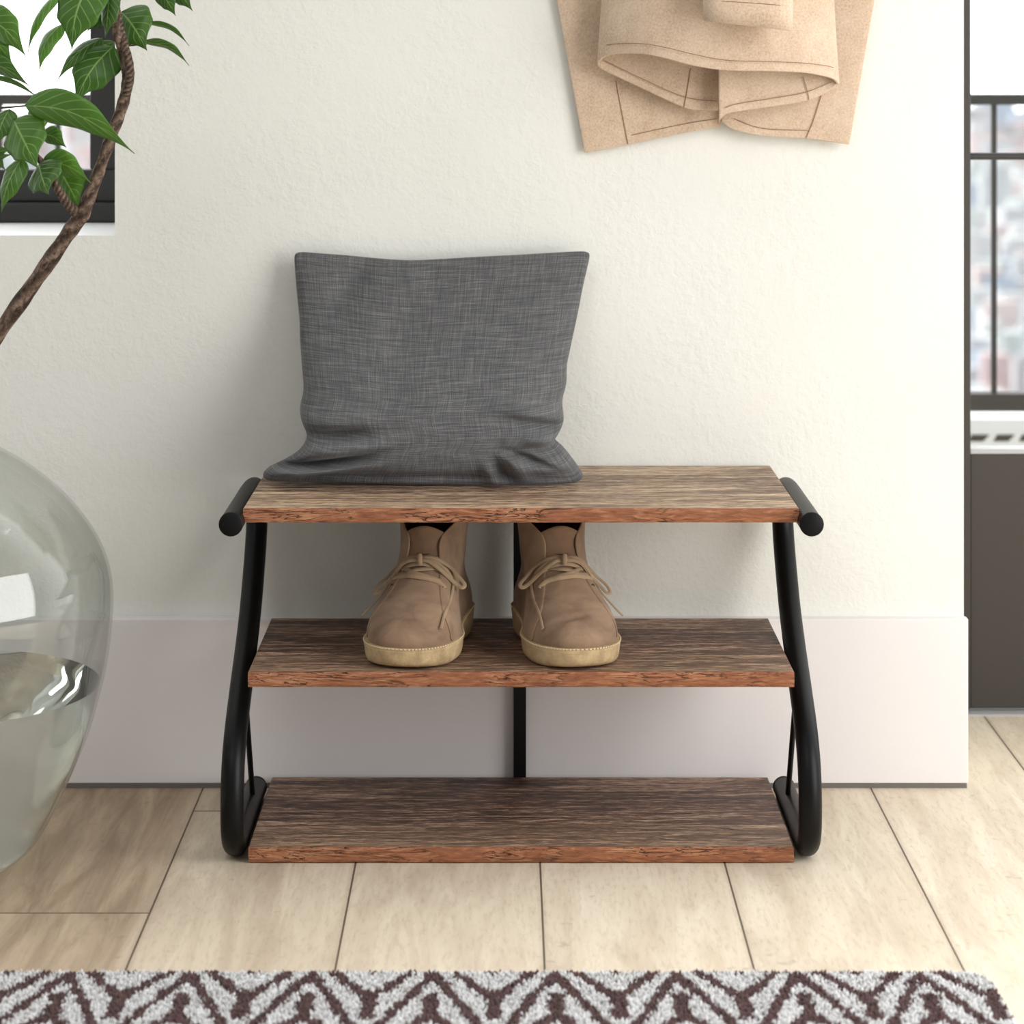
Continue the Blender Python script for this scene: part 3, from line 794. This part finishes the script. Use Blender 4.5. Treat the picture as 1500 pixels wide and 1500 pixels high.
def plant():
    o = thing('leafy_branch', 'twisted brown branch with green leaves standing in the glass vase', 'plant', (VX, VY, .05))
    D = 3.0
    main = [(-96, 1180, 3.02), (-97, 900, 3.01), (-92, 700, 3.0), (-80, 610, 2.99), (-40, 545, 2.98), (5, 478, 2.97), (60, 400, 2.96), (100, 342, 2.955), (119, 315, 2.95), (131, 288, 2.945), (147, 245, 2.945), (163, 200, 2.95), (176, 165, 2.955), (185, 132, 2.955), (186, 105, 2.95), (180, 76, 2.945), (172, 50, 2.94), (168, 25, 2.94), (171, 0, 2.945), (180, -40, 2.95), (170, -90, 2.96), (178, -150, 2.97)]
    rad = [11, 11, 11, 11, 11, 11.5, 11.5, 11, 12, 9.5, 8.5, 8.5, 8.5, 8.5, 8, 7.5, 7, 6.5, 6, 5.5, 5, 4.5]
    b = MB(); c = catmull([P(*q) for q in main], 8)
    rr = [lerp_tab([(i, rad[i]) for i in range(len(rad))], k/8)*2.95/FPX for k in range(len(c))]
    rr = [r_*(1+.06*math.sin(k*.9)+random.uniform(-.03, .03)) for k, r_ in enumerate(rr)]
    b.tube(c, rr, 20)
    st = b.build('stem', BRANCH, o, angle=180)
    def twig(name, pts, r0, r1):
        t = MB(); c = catmull([P(*q) for q in pts], 8); n = len(c)
        t.tube(c, [(r0+(r1-r0)*k/(n-1))*2.95/FPX*(1+.05*math.sin(k*1.3)) for k in range(n)], 14); t.build(name, BRANCH, o, angle=180)
    twig('twig', [(119, 320, 2.95), (112, 312, 2.945), (100, 300, 2.938), (90, 285, 2.932), (82, 272, 2.93), (70, 250, 2.935), (50, 225, 2.94), (20, 200, 2.95), (-20, 165, 2.96)], 8.5, 3)
    twig('twig', [(184, 138, 2.945), (190, 115, 2.935), (189, 92, 2.93), (183, 68, 2.938), (177, 45, 2.948), (172, 20, 2.952), (168, -20, 2.955)], 7, 5)
    twig('twig', [(-30, 158, 2.94), (0, 158, 2.935), (38, 155, 2.93)], 2.0, 1.3)
    twig('twig', [(178, 68, 2.95), (200, 66, 2.955), (218, 64, 2.96)], 1.2, .8)
    twig('twig', [(172, -60, 2.95), (130, -75, 2.94), (60, -70, 2.935), (0, -40, 2.94), (-60, 10, 2.95)], 5, 3)
    twig('twig', [(175, -30, 2.95), (205, -25, 2.95), (240, -12, 2.95)], 3, 2)
    # leaves: base, tip, width px, depth base/tip offset, roll, tone, bend px (sideways), cup, lobe
    LV = [
     ((134, -30), (105, 73), 74, .00, -.02, .35, .42, 6, .15, .30),
     ((86, -12), (41, 78), 17, .01, -.01, .9, .75, 10, .5, .1),
     ((90, 36), (58, 104), 26, .02, .0, .5, .75, 8, .4, .1),
     ((178, 18), (215, 74), 66, .03, .0, .2, .35, -4, .25, .3),
     ((214, 34), (277, 67), 9, .01, .02, .9, .25, -10, .3, .1),
     ((208, 62), (277, 96), 13, .01, .02, .9, .3, -11, .3, .1),
     ((230, -16), (257, 23), 30, .01, .0, .3, .2, -3, .2, .2),
     ((244, -20), (282, 16), 32, .02, .0, .3, .22, -5, .25, .2),
     ((-38, 24), (38, 83), 52, -.02, -.04, .3, .6, -14, .25, .3),
     ((-30, 50), (19, 96), 40, -.01, -.03, .4, .8, -8, .25, .2),
     ((-40, 92), (45, 128), 32, -.01, -.04, .5, .35, -12, .25, .2),
     ((-20, 112), (58, 145), 8, .01, .02, .6, .2, -8, .3, .1),
     ((150, 56), (84, 118), 24, .03, .01, .5, .2, 8, .4, .1),
     ((166, 68), (110, 152), 66, .02, .0, .25, .3, 6, .2, .3),
     ((168, 62), (118, 86), 16, .035, .03, .4, .15, 4, .3, .1),
     ((160, -12), (154, 56), 30, .0, -.01, .5, .2, -2, .3, .2),
     ((160, 14), (128, 46), 30, .03, .03, .4, .2, 4, .3, .2),
     ((36, 155), (197, 225), 52, -.03, -.08, .45, .62, -20, .30, .10),
     ((20, 176), (55, 247), 72, -.02, -.05, .25, .55, -2, .3, .35),
     ((46, 182), (78, 160), 34, .01, .02, .2, .8, -3, .2, .1),
     ((62, 196), (97, 216), 28, .0, -.01, .3, .5, -5, .35, .2),
     ((60, 240), (133, 268), 40, .0, -.02, .4, .9, -12, .25, .15),
     ((57, 240), (71, 285), 62, -.02, -.05, .3, .25, 0, .35, .4),
     ((86, 248), (117, 306), 54, .015, .0, .3, .7, -3, .3, .35),
     ((32, 232), (2, 311), 34, -.02, -.03, .45, .35, 4, .4, .15),
     ((14, 160), (-4, 214), 34, -.01, -.02, .4, .35, 3, .3, .2),
     ((-18, 224), (17, 216), 14, .0, .0, .4, .35, 2, .3, .1),
     ((-22, 240), (18, 226), 12, .0, .0, .4, .12, -2, .3, .1),
     ((-30, 210), (8, 250), 30, .01, .0, .4, .3, -4, .3, .1),
    ]
    for (bx, by), (tx, ty), wpx, d0, d1, roll, tone, bend, cup, lobe in LV:
        B = P(bx, by, 2.945+d0); T = P(tx, ty, 2.945+d1)
        ax = T-B; Ln = ax.length; axn = ax.normalized()
        view = Vector((0, 1, 0)); sd = axn.cross(view).normalized(); nr = sd.cross(axn).normalized()   # nr faces away/along view
        if nr.y > 0: nr = -nr
        wd = wpx*2.95/FPX/2/max(.3, math.cos(roll)); bd = bend*2.95/FPX
        sd2 = sd*math.cos(roll)+nr*math.sin(roll); nr2 = nr*math.cos(roll)-sd*math.sin(roll)
        mb = MB(); rows = []; NV, NU = 22, 13
        for j in range(NV):
            t = j/(NV-1)
            w_ = (math.sin(math.pi*min(1, t/.98)**.62)**.85) if t > 0 else 0
            w_ = max(w_*(1-.35*sstep(.55, .95, t)), .02*(1-t))
            w_ *= 1+lobe*.35*math.exp(-((t-.62)/.07)**2)-lobe*.25*math.exp(-((t-.76)/.08)**2)
            row = []
            c0 = B+ax*t+sd*(-bd*math.sin(math.pi*t))+nr*(.10*Ln*math.sin(math.pi*t))
            for i in range(NU):
                s = -1+2*i/(NU-1)
                tb = t-.06*abs(s)*math.sin(math.pi*t)*0
                p = c0+sd2*(wd*w_*s)-nr2*(wd*w_*cup*(s*s))+nr2*(.05*wd*math.sin(t*14+s*2)*abs(s))
                row.append(p)
            rows.append(row)
        mb.grid(rows)
        # uv by true lateral share so veins follow the blade
        lo = mb.build('leaf', LEAF, o, angle=180); lo['leaf_tone'] = float(tone)
        solid(lo, .0006, 0)
plant()

# ------------------------------------------------------------------ rug
def rug():
    XR, Y0 = .511, 2.612; PER = .1286; XB = -.0135
    o = thing('chevron_rug', 'grey and brown chevron pile rug on the floor in front of the rack', 'rug', (-.3, 2.1, 0))
    b = MB(); b.box(-1.3, XR-.006, 1.3, Y0-.004, .0003, .004); b.build('rug_backing', RUGBASE, o, smooth=False)
    pos = []
    def region(x0, x1, s0, s1, sp):
        xs = np.arange(x0, x1, sp); ss = np.arange(s0, s1, sp)
        g = np.array(np.meshgrid(xs, ss)).reshape(2, -1).T
        g += rng.uniform(-.45, .45, g.shape)*sp
        return np.c_[g, np.full(len(g), sp)]
    A = np.vstack([region(-.72, XR, .001, .26, .0025), region(-1.28, -.72, .001, .26, .005), region(-1.28, XR, .26, 1.28, .0068)])
    x, s, sp = A[:, 0], A[:, 1], A[:, 2]
    # rounded corner
    rc = .035; inc = (x > XR-rc) & (s < rc); keep = ~(inc & ((x-(XR-rc))**2+(s-rc)**2 > rc*rc)) & (x < XR-.0005)
    x, s, sp = x[keep], s[keep], sp[keep]; n = len(x)
    # chevron figure
    jx = x+rng.normal(0, .0012, n)+.0018*np.sin(s*170+np.floor(x*60)*2.1); js = s+rng.normal(0, .0022, n)+.003*np.sin(x*420)*np.sin(s*90+1)
    ph = ((jx-XB)/PER) % 1.0; t = 1-2*np.abs(((ph+.5) % 1.0)-.5)            # 1 at the valleys, 0 at the peaks
    S = .232; sm = js % S
    dk = np.zeros(n, bool)
    tp = 1-np.sqrt((1-t)**2+.0012)                                       # softened apex
    for k in range(-1, 7):
        q = js-(.004+.19*np.sqrt(t*t+.004))
        dk |= np.abs(q-k*S) < .0185
        qb = js-(.070-.125*(np.sqrt((1-t)**2+.012)-.11))
        dk |= (np.abs(qb-k*S) < .0135) & ((qb*0+js-k*S) < .2) & (js-k*S > -.14)
        dk |= ((1-t) < .13) & (np.abs(js-k*S-.100) < .034)
        qc = js-(.128+.115*(np.sqrt(t*t+.012)-.11))
        dk |= (np.abs(qc-k*S) < .0135)
        dk |= (t < .13) & (np.abs(js-k*S-.093) < .030)
    h = .0118*rng.uniform(.82, 1.12, n); ang = rng.uniform(0, 2*np.pi, n); ln = rng.uniform(0, .0022, n)
    rad = sp*rng.uniform(.62, .85, n); ex = np.minimum(1, s/.003)
    Y = Y0-s
    K = 4; V = np.zeros((n, K*2+1, 3)); tip = np.zeros((n, K*2+1))
    for k in range(K):
        a = ang+2*np.pi*k/K
        V[:, k] = np.c_[x+rad*np.cos(a)*.8, Y+rad*np.sin(a)*.8, np.full(n, .003)]
        V[:, K+k] = np.c_[x+rad*np.cos(a)*.9+ln*np.cos(ang)*.6, Y+rad*np.sin(a)*.9+ln*np.sin(ang)*.6, h*.78]
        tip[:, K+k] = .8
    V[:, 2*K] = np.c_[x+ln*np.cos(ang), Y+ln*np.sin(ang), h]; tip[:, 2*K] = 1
    F = []
    for k in range(K):
        k2 = (k+1) % K; F.append((k, k2, K+k2, K+k))
    base = (np.arange(n)*(2*K+1))[:, None]
    quads = np.concatenate([base+np.array(f)[None] for f in F], axis=0)
    tris = np.concatenate([base+np.array((K+k, K+(k+1) % K, 2*K))[None] for k in range(K)], axis=0)
    me = bpy.data.meshes.new('rug_pile')
    nv = n*(2*K+1); me.vertices.add(nv); me.vertices.foreach_set('co', V.reshape(-1))
    loops = np.concatenate([quads.reshape(-1), tris.reshape(-1)]); me.loops.add(len(loops)); me.loops.foreach_set('vertex_index', loops.astype(np.int32))
    npoly = len(quads)+len(tris); me.polygons.add(npoly)
    starts = np.concatenate([np.arange(len(quads))*4, len(quads)*4+np.arange(len(tris))*3])
    me.polygons.foreach_set('loop_start', starts.astype(np.int32))
    mi = np.concatenate([np.tile(dk, K), np.tile(dk, K)]).astype(np.int32); me.polygons.foreach_set('material_index', mi)
    me.polygons.foreach_set('use_smooth', np.ones(npoly, bool))
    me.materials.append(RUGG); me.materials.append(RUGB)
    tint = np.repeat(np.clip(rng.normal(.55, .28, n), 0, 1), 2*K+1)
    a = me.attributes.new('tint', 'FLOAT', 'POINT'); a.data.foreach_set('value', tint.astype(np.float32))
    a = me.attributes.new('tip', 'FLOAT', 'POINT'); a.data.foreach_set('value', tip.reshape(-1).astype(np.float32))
    me.update(calc_edges=True); me.validate()
    ob = bpy.data.objects.new('rug_pile', me); COL.objects.link(ob); ob.parent = o; ob.matrix_parent_inverse = o.matrix_basis.inverted()
rug()

# ------------------------------------------------------------------ light
wd = bpy.data.worlds.new('daylight'); scene.world = wd; wd.use_nodes = True
nt = wd.node_tree; nt.nodes.clear()
out = nt.nodes.new('ShaderNodeOutputWorld'); bg = nt.nodes.new('ShaderNodeBackground'); nt.links.new(bg.outputs[0], out.inputs[0])
tc = nt.nodes.new('ShaderNodeTexCoord'); sp = nt.nodes.new('ShaderNodeSeparateXYZ'); nt.links.new(tc.outputs['Generated'], sp.inputs[0])
def wm(op, a, b, c=None):
    n = nt.nodes.new('ShaderNodeMath'); n.operation = op
    for i, v_ in enumerate((a, b, c)):
        if v_ is None: continue
        if isinstance(v_, (int, float)): n.inputs[i].default_value = v_
        else: nt.links.new(v_, n.inputs[i])
    return n.outputs[0]
# sky outside (+Y) is bright overcast; the room side (-Y) is dimmer
mr = nt.nodes.new('ShaderNodeMapRange'); nt.links.new(sp.outputs[1], mr.inputs[0]); mr.inputs[1].default_value = -.15; mr.inputs[2].default_value = .35; mr.inputs[3].default_value = .33; mr.inputs[4].default_value = 2.8
st = wm('ADD', mr.outputs[0], wm('MULTIPLY', wm('MAXIMUM', sp.outputs[2], 0.0), .25))
nt.links.new(st, bg.inputs[1]); bg.inputs[0].default_value = (.985, .995, 1.0, 1)
def area(name, loc, tgt, size, power, col=(1, .97, .92), sy=None):
    l = bpy.data.lights.new(name, 'AREA'); l.energy = power; l.color = col; l.size = size
    if sy: l.shape = 'RECTANGLE'; l.size_y = sy
    o = bpy.data.objects.new(name, l); COL.objects.link(o); o.location = loc
    o.rotation_euler = (Vector(tgt)-Vector(loc)).to_track_quat('-Z', 'Y').to_euler(); return o
area('key_window_light', (2.0, 1.7, 1.1), (.2, 3.25, .4), 1.5, 56, (1, .992, .978), sy=1.9)
area('room_fill_light', (-.9, .9, 2.6), (-.1, 3.2, .9), 1.2, 11, (1, .99, .97))

# ------------------------------------------------------------------ camera
cd = bpy.data.cameras.new('camera'); cam = bpy.data.objects.new('camera', cd); COL.objects.link(cam); scene.camera = cam
cam.location = (0, 0, H); cam.rotation_euler = (math.pi/2, 0, 0)
cd.sensor_width = 36; cd.lens = FPX/1500*36; cd.shift_x = (750-CX)/1500; cd.shift_y = -(750-CY)/1500
cd.clip_end = 9000; cd.clip_start = .05
cd.dof.use_dof = True; cd.dof.focus_distance = 3.08; cd.dof.aperture_fstop = 5.6
scene.view_settings.view_transform = 'Standard'; scene.view_settings.look = 'None'; scene.view_settings.exposure = 0
